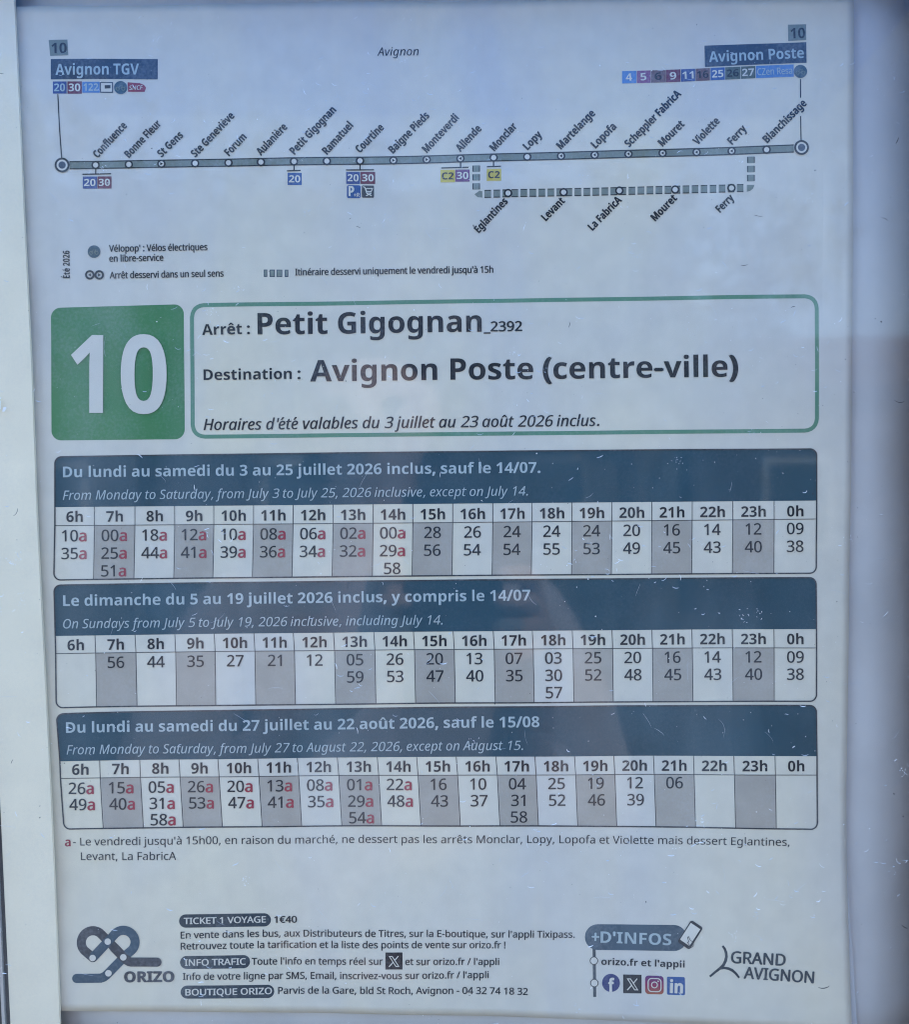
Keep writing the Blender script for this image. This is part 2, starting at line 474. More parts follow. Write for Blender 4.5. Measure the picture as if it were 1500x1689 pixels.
def front_only(n, l, fr):
    """thin clear sheet: the mirror image comes from its outer face, the inner face lets everything out"""
    g_ = n.new('ShaderNodeNewGeometry'); i_ = n.new('ShaderNodeMath'); i_.operation = 'SUBTRACT'; i_.inputs[0].default_value = 1.0
    l.new(g_.outputs['Backfacing'], i_.inputs[1]); m_ = n.new('ShaderNodeMath'); m_.operation = 'MULTIPLY'
    l.new(fr.outputs[0], m_.inputs[0]); l.new(i_.outputs[0], m_.inputs[1]); return m_.outputs[0]
def blue_filter_material():
    m = bpy.data.materials.new('blue_light_filter'); m.use_nodes = True
    n = m.node_tree.nodes; l = m.node_tree.links; n.clear()
    out = n.new('ShaderNodeOutputMaterial'); tr = n.new('ShaderNodeBsdfTransparent'); tr.inputs[0].default_value = (.48, .77, .99, 1)
    gl = n.new('ShaderNodeBsdfGlossy'); gl.inputs['Roughness'].default_value = 0.05; fr = n.new('ShaderNodeFresnel'); fr.inputs['IOR'].default_value = 1.3
    mx = n.new('ShaderNodeMixShader'); l.new(front_only(n, l, fr), mx.inputs[0]); l.new(tr.outputs[0], mx.inputs[1]); l.new(gl.outputs[0], mx.inputs[2]); l.new(mx.outputs[0], out.inputs[0])
    return m
slab('added_blue_filter', [(-150, -64), (1560, -64), (1560, -50), (-150, -50)], -0.165, -0.0170, blue_filter_material(), case)  # unseen slab added to turn the skylight on the sheet's top blue
slab('bottom_profile', [(-150, 1745), (1560, 1745), (1560, 1840), (-150, 1840)], -0.016, 0.0195, BROWNM, case, 0.002)
lx = lambda y: 5 + (y - 1300) * 0.0463
slab('black_edge', [(-150, -40), (lx(-40) - 11, -40), (lx(1740) - 11, 1740), (-150, 1740)], -0.004, 0.0195, BLACKM, case, 0.0003)
slab('aluminium_trim', [(lx(-40) - 10.6, -40), (lx(-40) - 5.4, -40), (lx(1740) - 5.6, 1740), (lx(1740) - 10.6, 1740)], -0.0045, 0.0195, ALU, case, 0.0003)
slab('gasket', [(lx(-40) - 5, -40), (lx(-40), -40), (lx(1740), 1740), (lx(1740) - 5.2, 1740)], -0.0030, 0.0195, RUBBER, case)

bx_ = [-30, 300, 700, 1100, 1380] + [1400 + 6.5 * i for i in range(22)]; by_ = [-40 + 1782 * j / 24 for j in range(25)]
bv_ = [Q(x, y, 0.0035 + 0.0002 * math.sin(y / 130.0 + x / 60.0) + (0.0080 * (max(0, x - 1418) / 93) ** 2.2)) for y in by_ for x in bx_]  # right side is bent back to make the darkening toward the edge
bb = build('backing_board', bv_, [(j * 27 + i, (j + 1) * 27 + i, (j + 1) * 27 + i + 1, j * 27 + i + 1) for j in range(24) for i in range(26)], BACK, smooth=True)
md = bb.modifiers.new('thickness', 'SOLIDIFY'); md.thickness = 0.0008; md.offset = -1
tag(bb, 'plain blue grey backing board bent back along the right of the timetable sheet to shade its edge', 'board')

wb = empty('mounting_board', Q(40, 844, 0)); tag(wb, 'long white board strip covering the left edge of the timetable sheet', 'board')
E_ = [(27, -40), (29, 0), (38, 200), (47, 400), (57, 600), (66, 850), (76, 1050), (88, 1290), (95, 1450), (101, 1600), (106, 1740)]
slab('board_strip', [(lx(-40) + .6, -40)] + E_ + [(lx(1740) + .6, 1740)], -0.0030, -0.0016, STRIP, wb)
_o = text(wb, 'di,', (-17, 677), (19, 677), 19, 'S', mat('bright_white', (0.97, 0.98, 0.98), 0.3, 0.6), lay=0)
_o.data.transform(Matrix.Translation((0, -0.0042, 0)))


# ------------------------------------------------------------------ the photographer, seen only as a reflection in the pane
SKIN = mat('skin', (0.60, 0.40, 0.32), 0.55, 0.3)
SHIRT = mat('shirt_cloth', (0.50, 0.42, 0.40), 0.85, 0.1, noise=0.08, nscale=30, bump=0.3, bscale=25)
TROUS = mat('trouser_cloth', (0.05, 0.06, 0.08), 0.85, 0.1, noise=0.1, nscale=30)
HAIR = mat('hair', (0.03, 0.022, 0.018), 0.6, 0.3)
def skinned(name, nodes, edges, m, parent, sub=2):
    """nodes: name -> (x, y, z, radius); first node is the root"""
    ks = list(nodes); me = bpy.data.meshes.new(name)
    off = Vector((0, 0, 0)); p = parent
    while p: off += p.location; p = p.parent
    me.from_pydata([Vector(nodes[k][:3]) - off for k in ks], [(ks.index(a), ks.index(b)) for a, b in edges], []); me.update()
    me.materials.append(m)
    o = bpy.data.objects.new(name, me); COL.objects.link(o); o.parent = parent
    sk = o.modifiers.new('skin', 'SKIN'); sk.use_smooth_shade = True; sk.branch_smoothing = 0.4
    if not me.skin_vertices: 
        bpy.context.view_layer.objects.active = o
    for i, k in enumerate(ks):
        v = me.skin_vertices[0].data[i]; r = nodes[k][3]
        v.radius = r if isinstance(r, tuple) else (r, r); v.use_root = (i == 0)
    ss = o.modifiers.new('smooth', 'SUBSURF'); ss.levels = sub; ss.render_levels = sub
    return o
PX, PY = -0.12, -0.80
person = empty('person', (PX, PY, 0))
tag(person, 'person in a pale shirt and dark trousers holding up a phone to the pane', 'person')
B = {'pelvis': (PX, PY, .93, (.15, .10)), 'waist': (PX, PY + .01, 1.08, (.125, .09)), 'chest': (PX, PY + .01, 1.25, (.155, .105)), 'neck0': (PX, PY + .01, 1.385, .055), 'neck': (PX, PY + .025, 1.445, .048),
     'jaw': (PX, PY + .05, 1.50, (.058, .066)), 'head': (PX, PY + .045, 1.575, (.074, .088)), 'crown': (PX, PY + .035, 1.64, (.060, .070)), 'nose': (PX, PY + .145, 1.545, .010)}
E2 = [('pelvis', 'waist'), ('waist', 'chest'), ('chest', 'neck0'), ('neck0', 'neck'), ('neck', 'jaw'), ('jaw', 'head'), ('head', 'crown'), ('head', 'nose')]
PHX, PHY, PHZ = -0.022, -0.3855, 1.388          # centre of the phone
for s, t in ((-1, 'l'), (1, 'r')):
    hx = PHX + s * .052
    B.update({t + 'sh': (PX + s * .17, PY + .01, 1.345, .052), t + 'el': (PX + s * .235, PY + .13, 1.12, .040), t + 'fa': (PX + s * .15 + (hx - PX - s * .15) * .3, PY + .24, 1.22, .034), t + 'wr': (hx + s * .012, PHY - .095, 1.335, .024),
              t + 'pa': (hx + s * .010, PHY - .045, 1.358, (.016, .024)), t + 'hip': (PX + s * .09, PY, .88, .085), t + 'kn': (PX + s * .10, PY + .02, .50, .055), t + 'an': (PX + s * .11, PY - .01, .09, .038), t + 'to': (PX + s * .12, PY + .15, .035, .032), t + 'ear': (PX + s * .078, PY + .03, 1.555, .012)})
    E2 += [('chest', t + 'sh'), (t + 'sh', t + 'el'), (t + 'el', t + 'fa'), (t + 'fa', t + 'wr'), (t + 'wr', t + 'pa'), ('pelvis', t + 'hip'), (t + 'hip', t + 'kn'), (t + 'kn', t + 'an'), (t + 'an', t + 'to'), ('head', t + 'ear')]
    for f_ in range(4):                          # fingers close round the far side of the phone, the thumb stays in front
        zf = 1.345 + .019 * f_; lg_ = (.85, 1.0, .96, .8)[f_]
        B.update({t + 'a%d' % f_: (hx + s * .006, PHY - .012, zf, .0085), t + 'b%d' % f_: (hx - s * .002, PHY + .0125 , zf + .003, .0075), t + 'c%d' % f_: (hx - s * (.002 + .022 * lg_), PHY + .014, zf + .004, .0065)})
        E2 += [(t + 'pa', t + 'a%d' % f_), (t + 'a%d' % f_, t + 'b%d' % f_), (t + 'b%d' % f_, t + 'c%d' % f_)]
    B.update({t + 't0': (hx - s * .006, PHY - .028, 1.375, .0105), t + 't1': (hx - s * .026, PHY - .017, 1.392, .0085)})
    E2 += [(t + 'pa', t + 't0'), (t + 't0', t + 't1')]
skinned('body', B, E2, SKIN, person)
g_ = lambda k, r: (*B[k][:3], r)
Sh = {'pelvis': g_('pelvis', (.172, .122)), 'waist': g_('waist', (.152, .112)), 'chest': g_('chest', (.18, .128)), 'top': (PX, PY + .01, 1.365, .075)}
Es = [('pelvis', 'waist'), ('waist', 'chest'), ('chest', 'top')]
Tr = {'pelvis': (PX, PY, .92, (.165, .115))}; Et = []
for s, t in ((-1, 'l'), (1, 'r')):
    Sh.update({t + 'sh': g_(t + 'sh', .070), t + 'el': g_(t + 'el', .058), t + 'fa': g_(t + 'fa', .048)}); Es += [('chest', t + 'sh'), (t + 'sh', t + 'el'), (t + 'el', t + 'fa')]
    Tr.update({t + 'hip': g_(t + 'hip', .105), t + 'kn': g_(t + 'kn', .078), t + 'an': (B[t + 'an'][0], B[t + 'an'][1], .12, .062)}); Et += [('pelvis', t + 'hip'), (t + 'hip', t + 'kn'), (t + 'kn', t + 'an')]
skinned('shirt', Sh, Es, SHIRT, person); skinned('trousers', Tr, Et, TROUS, person)
skinned('hair', {'a': (PX, PY + .015, 1.60, (.082, .086)), 'b': (PX, PY + .03, 1.655, (.070, .082)), 'c': (PX, PY - .02, 1.53, (.062, .05))}, [('a', 'b'), ('a', 'c')], HAIR, person)
for s in (-1, 1):
    v, f = [], []
    ex, ey, ez = PX + s * .031, PY + .125, 1.565
    for i in range(9):
        for j in range(12):
            a, b = math.pi * i / 8, 2 * math.pi * j / 12
            v.append((ex + .013 * math.sin(a) * math.cos(b), ey + .009 * math.sin(a) * math.sin(b), ez + .007 * math.cos(a)))
    for i in range(8):
        for j in range(12): f.append((i * 12 + j, i * 12 + (j + 1) % 12, i * 12 + 12 + (j + 1) % 12, i * 12 + 12 + j))
    build('eye', v, f, HAIR, person, smooth=True)
phone = empty('phone', (PHX, PHY, PHZ)); tag(phone, 'dark phone held upright by the person in front of the pane', 'phone')
box('phone_body', PHX - .037, PHX + .037, PHY - .004, PHY + .004, PHZ - .078, PHZ + .078, BLACKM, phone, 0.003)
box('phone_screen_glass', PHX - .034, PHX + .034, PHY - .0046, PHY - .0041, PHZ - .074, PHZ + .074, GLASSD, phone)

# ================================================================== TIMETABLE SHEET
poster = empty('timetable_poster', Q(750, 844, 0))
tag(poster, 'printed bus timetable sheet for line 10 with route map and three hour tables', 'timetable')
def leftx(y): return 8 + (y / 1668.0) * 62
def rightx(y):
    pts = [(-40, 1408), (0, 1408), (640, 1407), (1289, 1397), (1500, 1398), (1700, 1403)]
    for (a, xa), (b, xb) in zip(pts, pts[1:]):
        if y <= b: return xa + (xb - xa) * (y - a) / (b - a)
    return 1403
botf = quad3(1666, 1675, 1697)
def topf(u):
    x = 8 + u * 1400
    return max(-20, 13 - (x - 10) * 11 / 750) if x < 1000 else -2
us = sorted(set([i / 110 for i in range(111)] + [(1370 - 30 + d * 0.8 - 30) / 1365 for d in range(-8, 9)]))
NV = 130; V, Fc = [], []
for j in range(NV + 1):
    v = j / NV
    for u in us:
        y = topf(u) + (botf(u) - topf(u)) * v
        x = leftx(y) + (rightx(y) - leftx(y)) * u
        V.append(P(x, y, 0))
n = len(us)
for j in range(NV):
    for i in range(n - 1): Fc.append((j * n + i, (j + 1) * n + i, (j + 1) * n + i + 1, j * n + i + 1))
sheet = build('paper_sheet', V, Fc, PAPER, poster, smooth=True)
md = sheet.modifiers.new('thickness', 'SOLIDIFY'); md.thickness = 0.00018; md.offset = -1

# ---- line badge
bd = quadgrid(poster, 'line_badge', (83.5, 508), (303.5, 502), (305, 724.5), (84.5, 726.5), GREEN, 1, rad=16)
bd['label'] = 'solid green rounded square carrying the line number'
text(bd, '10', (117, 681), (275.5, 682), 128, 'B', WHITE, name='numeral', lay=9)

# ---- stop panel
sp = stroke(poster, 'stop_panel', round_outline([(317, 504), (700, 499.5), (1348, 488.5), (1348.5, 709), (700, 716.5), (318, 720.5)][:1] + [(1348, 488.5), (1348.5, 710), (318, 720.5)], 20), 6.6, GREEN2, 1, True)
sp['label'] = 'green rounded outline with the stop name and destination'
text(sp, 'Arrêt :', (334, 553), (413, 551), 17.5, 'B', INK)
text(sp, 'Petit Gigognan', (425.5, 552), (795, 547.5), 35, 'B', INK)
text(sp, '_2392', (798, 547), (862, 546), 16, 'S', INK)
text(sp, 'Destination :', (336, 627), (496, 625), 17.5, 'B', INK)
text(sp, 'Avignon Poste (centre-ville)', (512, 629.5), (1218, 621.5), 35, 'B', INK)
text(sp, "Horaires d'été valables du 3 juillet au 23 août 2026 inclus.", (336, 709.5), (989, 702.5), 18.3, 'IS', INK)

# ---- tables
DIV = [90.5, 155.7, 221.9, 287.3, 352.1, 417.9, 483.3, 549.5, 615.8, 681.2, 746.9, 813.0, 877.6, 943.6, 1009.3, 1075.5, 1142.1, 1209.3, 1278.0, 1348.0]
UD = [(d - DIV[0]) / (DIV[-1] - DIV[0]) for d in DIV]
HR = [f'{h}h' for h in range(6, 24)] + ['0h']
def table(rows, lefts, rights, title, title_line, sub, sub_line, data, off, spc, shear, label, hoff):
    top, hb, hr, bo = [quad3(*r) for r in rows]
    def xat(u, k): return lefts[k] + (rights[k] - lefts[k]) * u
    def ux(i, k):   # divider positions drift a little between the top and the foot of the table
        return xat(UD[i] + shear * math.sin(math.pi * UD[i]) * k, k)
    N = 40
    out = [(xat(i / N, 0), top(i / N)) for i in range(N + 1)] + [(xat(1, 1), hb(1)), (xat(1, 2), hr(1))]
    out += [(xat(i / N, 3), bo(i / N)) for i in range(N, -1, -1)] + [(xat(0, 2), hr(0)), (xat(0, 1), hb(0))]
    # round the four corners
    r = 11; tl, tr = (xat(0, 0), top(0)), (xat(1, 0), top(1)); br, bl = (xat(1, 3), bo(1)), (xat(0, 3), bo(0))
    body = [p for p in out if min(math.dist(p, c) for c in (tl, tr, br, bl)) > r]
    def corner(c, a0): return arc(c[0] + (r if a0 in (90, 180) else -r), c[1] + (r if a0 in (0, 90) else -r), r, a0 + 90, a0, 8)
    full = []
    full += corner(tl, 90) + [(xat(i / N, 0), top(i / N)) for i in range(1, N)] + corner(tr, 0)
    full += [(xat(1, 1), hb(1)), (xat(1, 2), hr(1))] + corner(br, -90) + [(xat(i / N, 3), bo(i / N)) for i in range(N - 1, 0, -1)]
    full += corner(bl, 180) + [(xat(0, 2), hr(0)), (xat(0, 1), hb(0))]
    fr = stroke(poster, 'timetable', full, 2.2, RULE, 4, True); fr['label'] = label
    quadgrid(fr, 'header_band', (xat(0, 0), 0), (xat(1, 0), 0), (xat(1, 1), hb(1)), (xat(0, 1), 82), NAVY, 1, rad=11, radb=0, edge=(top, hb))
    for i in range(19):
        if i % 2 and i < 18:
            u0, u1 = UD[i], UD[i + 1]
            h = bo(.5) - hr(.5)
            quadgrid(fr, 'grey_column', (ux(i, 2), hr(u0)), (ux(i + 1, 2), hr(u1)), (ux(i + 1, 3), bo(u1)), (ux(i, 3), bo(u0)), GREY, 1)
    for i in range(1, 19):
        u = UD[i]
        stroke(fr, 'column_rule', [(ux(i, 1), hb(u)), (ux(i, 2), hr(u)), (ux(i, 3), bo(u))], 1.1, RULE, 2)
    stroke(fr, 'row_rule', [(xat(i / N, 2), hr(i / N)) for i in range(N + 1)], 1.1, RULE, 3)
    text(fr, title, *title_line, 17.6, 'B', PALEB, name='title_lettering')
    text(fr, sub, *sub_line, 15.2, 'I', PALEB, name='subtitle_lettering')
    for i, hname in enumerate(HR):
        u = (UD[i] + UD[i + 1]) / 2; xc = (ux(i, 2) + ux(i + 1, 2)) / 2; sl_ = (hr(1) - hr(0)) / 1258
        o_ = hoff[0] + (hoff[1] - hoff[0]) * u
        text(fr, hname, (xc, hr(u) - o_), None, 17.3, 'B', INK, center=sl_ - 1e-6, name='hour_heading', lay=3)
        for k, tm in enumerate(data[i]):
            yb = hr(u) + off[0] + (off[1] - off[0]) * u + k * (spc[0] + (spc[1] - spc[0]) * u)
            vv = (yb - hr(u)) / max(1, bo(u) - hr(u)); xk = xc + ((ux(i, 3) + ux(i + 1, 3)) / 2 - xc) * vv
            runs = [(tm[:2], 'RM', 0)] + ([('a', 'S', 1)] if len(tm) > 2 else [])
            text(fr, runs, (xk, yb), None, 18.4, mats=[INKF, RED], center=sl_ - 1e-6, name='departure_time', lay=3)
    return fr

T1 = ['10a 35a', '00a 25a 51a', '18a 44a', '12a 41a', '10a 39a', '08a 36a', '06a 34a', '02a 32a', '00a 29a 58', '28 56', '26 54', '24 54', '24 55', '24 53', '20 49', '16 45', '14 43', '12 40', '09 38']
T2 = ['', '56', '44', '35', '27', '21', '12', '05 59', '26 53', '20 47', '13 40', '07 35', '03 30 57', '25 52', '20 48', '16 45', '14 43', '12 40', '09 38']
T3 = ['26a 49a', '15a 40a', '05a 31a 58a', '26a 53a', '20a 47a', '13a 41a', '08a 35a', '01a 29a 54a', '22a 48a', '16 43', '10 37', '04 31 58', '25 52', '19 46', '12 39', '06', '', '', '']
table([(753.5, 745.5, 740.5), (836.5, 831, 825.6), (867, 862, 856), (956.5, 949.5, 945.5)], (90.5, 91, 91, 89), (1348, 1348, 1348, 1347.5),
      'Du lundi au samedi du 3 au 25 juillet 2026 inclus, sauf le 14/07.', ((104, 787.3), (892, 779.7)),
      'From Monday to Saturday, from July 3 to July 25, 2026 inclusive, except on July 14.', ((104, 824.5), (871, 817.2)),
      [t.split() for t in T1], (26, 24.5), (29.2, 29.3), 0.0, 'topmost table, weekdays 3 to 25 July', (6.0, 4.5))
table([(965, 957, 952.7), (1049, 1041.5, 1037.5), (1078, 1071, 1068.4), (1167, 1159.5, 1156.4)], (89, 91, 92, 93), (1347, 1347, 1347, 1347),
      'Le dimanche du 5 au 19 juillet 2026 inclus, y compris le 14/07', ((104, 999.5), (875, 990)),
      'On Sundays from July 5 to July 19, 2026 inclusive, including July 14.', ((104, 1036.5), (730.5, 1029.6)),
      [t.split() for t in T2], (25, 24), (28.3, 28.5), 0.001, 'middle table, Sundays 5 to 19 July', (5.0, 6.0))
table([(1177, 1166.5, 1163.3), (1255.6, 1248, 1247), (1283.6, 1278, 1278), (1367, 1361.5, 1367)], (94, 99, 100, 105), (1347, 1348, 1348, 1348.5),
      'Du lundi au samedi du 27 juillet au 22 août 2026, sauf le 15/08', ((109, 1208.7), (890, 1198.3)),
      'From Monday to Saturday, from July 27 to August 22, 2026, except on August 15.', ((110, 1244.2), (863, 1236)),
      [t.split() for t in T3], (26, 22), (26.6, 28.2), 0.0015, 'lowest table, weekdays 27 July to 22 August', (5.5, 6.0))

# ---- footnote
fn = text(poster, 'a', (107, 1395.6), (116.5, 1395.4), 14, 'S', RED, name='footnote_mark')
text(poster, "- Le vendredi jusqu'à 15h00, en raison du marché, ne dessert pas les arrêts Monclar, Lopy, Lopofa et Violette mais dessert Eglantines,",
     (120.5, 1394.5), (1302, 1394), 12.8, 'R', INKF, pm=(706, 1390), name='footnote_lettering')
text(poster, 'Levant, La FabricA', (133.5, 1418.5), (291, 1417.3), 12.8, 'R', INKF, name='footnote_lettering')

# ---- route map
ry = lambda x: quad3(273.2, 262.5, 246)((x - 103) / 1218)
RX = [115 + (1309 - 115) * i / 60 for i in range(61)]
rl = stroke(poster, 'route_line', [(x, ry(x)) for x in RX], 11.5, LINE, 1); rl['label'] = 'grey green route line of the map'
for s in (-1, 1): stroke(rl, 'line_border', [(x, ry(x) + s * 5.8) for x in RX], 1.9, INK, 2)
STOPS = [('Confluence', 158, (161.5, 262), (211, 209.5), 0), ('Bonne Fleur', 213, (213.5, 262), (267, 206), 0), ('St Gens', 267, (267.5, 261), (303.5, 225), 1),
         ('Ste Geneviève', 322.5, (323, 261), (388, 193), 0), ('Forum', 377.5, (378.5, 259), (408, 228), 0), ('Aulanière', 431, (431, 258.5), (475.5, 212), 0),
         ('Petit Gigognan', 485.5, (486.5, 257), (555.5, 183), 0), ('Ramatuel', 539.5, (540, 256.5), (583.5, 208), 0), ('Courtine', 594, (594, 253), (634.5, 211.5), 0),
         ('Baigne Pieds', 649, (648.5, 253.5), (709.5, 192), 1), ('Monteverdi', 704, (704.5, 252.5), (758, 195.5), 1), ('Allende', 759.8, (759.5, 251.5), (795.5, 213.5), -1),
         ('Monclar', 814.6, (816, 250.5), (854, 209.5), 0), ('Lopy', 870, (871, 248.5), (895.5, 223), 0), ('Martelange', 925.8, (926, 247.5), (983, 189), -1),
         ('Lopofa', 981.2, (983, 246), (1018, 211), -1), ('Scheppler FabricA', 1036.8, (1038, 244.5), (1125, 156), -1), ('Mouret', 1093.2, (1093.5, 243), (1130.5, 206.5), -1),
         ('Violette', 1149.3, (1151, 240.5), (1188.5, 201.5), -1), ('Ferry', 1207, (1208, 240), (1232.5, 214.5), -1), ('Blanchissage', 1264.2, (1265.5, 238), (1331, 173.5), 0)]
def marker(parent, x, y, way=0, ro=7.0, ri=4.3):
    mk = ring(parent, 'stop_marker', x, y, ro, ri, INK, 4)
    disc(mk, 'marker_centre', x, y, ri + .1, WHITE, 3, 16)
    if way:
        poly(mk, 'direction_arrow', [(x + 2.8 * way, y), (x - 1.9 * way, y - 2.6), (x - 1.9 * way, y + 2.6)][::way], INK, 5)
    return mk
for nm, x, a, b, way in STOPS:
    marker(rl, x, ry(x) + .3, way)
    text(rl, nm, a, b, 12.8, 'BH', INK, name='stop_name')
for x, y in ((103, 273), (1321.5, 245)):
    tm = ring(rl, 'terminus_marker', x, y, 12.2, 9.0, INK, 5)
    disc(tm, 'marker_centre', x, y, 9.1, WHITE, 4, 24); disc(tm, 'marker_core', x, y, 6.0, SLATE, 5, 20)
stroke(rl, 'leader_line', [(96.5, 157), (99, 215), (102, 262)], 1.8, INK, 2)
stroke(rl, 'leader_line', [(1320, 132), (1320, 163)], 1.8, INK, 2)
stroke(rl, 'leader_line', [(1320, 193), (1321, 234)], 1.8, INK, 2)

def tagbox(parent, name, x0, y0, x1, y1, m, s=None, tm=WHITE, cap=11.5, st='B', pad=2.2, dy=0.0, rad=0.0):
    """small coloured line tag; dy = rise of its right end"""
    b = quadgrid(parent, name, (x0, y0), (x1, y0 - dy), (x1, y1 - dy), (x0, y1), m, 2, rad=rad)
    if s:
        ym = (y0 + y1) / 2 + cap / 2
        text(b, s, (x0 + pad, ym), (x1 - pad, ym - dy), cap, st, tm, name='lettering', lay=4)
    return b
for xs, x0, x1, y in (((158), 136, 183.5, 287.5), ((485.5), 474, 496.5, 282.5), ((594), 571, 617, 280.3), ((760), 728, 773, 276.6), ((814.4), 803.5, 826.5, 275.2)):
    stroke(rl, 'connection_bracket', [(x0, y + .3), (x1, y - .5)], 2.0, INK, 2)
    stroke(rl, 'connection_bracket', [(xs, ry(xs) + 7), (xs, y)], 2.0, INK, 2)
tagbox(rl, 'connection_tag', 136.6, 291.5, 160, 311.5, BLUE, '20'); tagbox(rl, 'connection_tag', 160.8, 291.3, 184, 311.3, MAROON, '30')
tagbox(rl, 'connection_tag', 475, 286, 498, 305.8, LIB, '20')
tagbox(rl, 'connection_tag', 571.2, 283.5, 594, 303.5, BLUE, '20'); tagbox(rl, 'connection_tag', 595, 283.3, 618.8, 303.2, MAROON, '30')
tagbox(rl, 'connection_tag', 727, 280, 750.8, 300.6, YELLOW, 'C2', INK); tagbox(rl, 'connection_tag', 751.6, 279.8, 775, 299.8, PURPLE, '30')
tagbox(rl, 'connection_tag', 803.3, 278.8, 827, 298.8, YELLOW, 'C2', INK)
pr = tagbox(rl, 'park_and_ride_sign', 572.5, 305.5, 594.8, 327, LIB, rad=3)
text(pr, 'P', (575, 323.5), (584.5, 323.5), 16, 'BH', WHITE, lay=4); text(pr, '+R', (583.5, 325), (593.5, 325), 6.5, 'S', WHITE, lay=4)
ct = tagbox(rl, 'shopping_sign', 597, 305.8, 617, 326, CHAR, rad=2)
ct['label'] = 'grey square sign with a white shopping trolley'
stroke(ct, 'trolley', [(599, 308), (602, 309), (605, 318.5), (613, 318.5)], 1.5, WHITE, 4)
stroke(ct, 'trolley_basket', [(603.5, 311), (614.5, 311), (612.5, 316), (605, 316)], 1.5, WHITE, 4, True)
stroke(ct, 'trolley_leg', [(604, 323), (612, 319.5)], 1.5, WHITE, 4)
stroke(ct, 'trolley_leg', [(605, 319.5), (613.5, 323)], 1.5, WHITE, 5)

# friday detour in dashes
dt = marker(poster, 838.3, 319.4); dt.name = 'route_detour'; dt['label'] = 'dashed loop below the route line'
def dash(x, y, wd, hh, vert=False):
    d = quadgrid(dt, 'dash', (x - wd / 2, y - hh / 2 + .1), (x + wd / 2, y - hh / 2 - .1), (x + wd / 2, y + hh / 2 - .1), (x - wd / 2, y + hh / 2 + .1), LINE, 1)
    return d
BORD = []
for y in (278.4, 292.9, 307.8): dash(785.8, y, 11.3, 10.6); BORD += [((780.3, y - 5), (780.3, y + 5)), ((791.3, y - 5), (791.3, y + 5))]
for y in (264.4, 279.4, 294.2): dash(1238.8, y, 11.8, 10.8); BORD += [((1233.2, y - 5), (1233.2, y + 5)), ((1244.4, y - 5), (1244.4, y + 5))]
dy_ = lambda x: 320.4 - (x - 804.9) * (9.6 / 416.4)
for i in range(29):
    x = 804.9 + 14.87 * i
    dash(x, dy_(x), 10.8, 11.8); BORD += [((x - 5.4, dy_(x) - 5.7), (x + 5.4, dy_(x) - 5.9)), ((x - 5.4, dy_(x) + 5.9), (x + 5.4, dy_(x) + 5.7))]
bv, bf = [], []
for a, b in BORD:
    v, f = ribbon_px([a, b], 1.5); n0 = len(bv); bv += [P(x, y, 2) for x, y in v]; bf += [tuple(i + n0 for i in q) for q in f]
build('dash_borders', bv, bf, INK, dt)
poly(dt, 'corner_dash', [(783, 320.8), (791, 315), (795.8, 316), (795.8, 326.4), (788, 325.6)][::-1], LINE, 1)
poly(dt, 'corner_dash', [(1232.2, 305.4), (1245, 305.4), (1242.5, 311.5), (1238, 315.2), (1232.2, 316.8)][::-1], LINE, 1)
for x, y in ((930, 317.5), (1022, 314.8), (1114, 313.2), (1206.8, 310.7)):
    ring(dt, 'detour_stop_marker', x, y, 7.0, 4.3, INK, 4); disc(dt, 'detour_marker_centre', x, y, 4.4, WHITE, 3, 16)
for s, a, b in (('Églantines', (790.5, 385.5), (839, 334)), ('Levant', (901, 365.8), (933, 333)), ('La FabricA', (978, 381), (1027, 331)), ('Mouret', (1081.5, 365.7), (1118, 328.5)), ('Ferry', (1188, 352), (1212, 328.3))):
    text(dt, s, a, b, 12.6, 'BH', INK, name='stop_name')

# destinations at both ends
def icon_cycle(parent, x, y, r):
    d = disc(parent, 'bike_share_icon', x, y, r, TEAL, 3, 24)
    for s in (-1, 1): ring(d, 'cycle_wheel', x + s * r * .42, y + r * .2, r * .3, r * .19, LINE, 5, 12)
    stroke(d, 'cycle_frame', [(x - r * .42, y + r * .2), (x - r * .1, y - r * .25), (x + r * .3, y - r * .25), (x, y + r * .2)], .9, LINE, 5)
    return d
tg = tagbox(poster, 'terminus_box', 85, 99.2, 260.5, 132.6, SLATE, dy=1.0); tg['label'] = 'dark box naming the western terminus'
text(tg, 'Avignon TGV', (93, 125.5), (230, 124.2), 18, 'B', PALEB, lay=4)
l10 = quadgrid(tg, 'line_number', (81.5, 67.8), (112.5, 67.2), (114, 93), (84, 94), LINE, 2); text(tg, '10', (86.5, 90), (111.5, 89.6), 17, 'B', INK, lay=4)
tagbox(tg, 'connection_tag', 88.5, 136, 111, 156, BLUE, '20', PALEB, 12.5); tagbox(tg, 'connection_tag', 112.5, 136, 136.2, 156.2, MAROON, '30', WHITE, 12.5)
tagbox(tg, 'connection_tag', 137, 136.6, 165.6, 154.6, SKYB, '122', PALEB, 12)
wbx = tagbox(tg, 'coach_icon', 166.3, 137, 187.5, 154.6, SLATE); quadgrid(wbx, 'coach_panel', (168, 138.6), (186, 138.6), (186, 153), (168, 153), WHITE, 3)
quadgrid(wbx, 'coach_body', (174, 142.5), (183.5, 142), (183.5, 147.5), (174, 148), CHAR, 4)
icon_cycle(tg, 200, 146, 10.8)
sn = poly(tg, 'rail_operator_logo', [(211.3, 137), (231, 138.2), (238, 141), (241.5, 145.6), (239, 152.4), (212.2, 152.8)][::-1], ORANGE, 2)
text(sn, 'SNCF', (214, 150), (237, 148.6), 7, 'IS', WHITE, lay=4)
tp = quadgrid(poster, 'terminus_box', (1162.5, 76), (1330, 70.8), (1330.3, 105), (1163.2, 111), SLATE, 2); tp['label'] = 'dark box naming the eastern terminus'
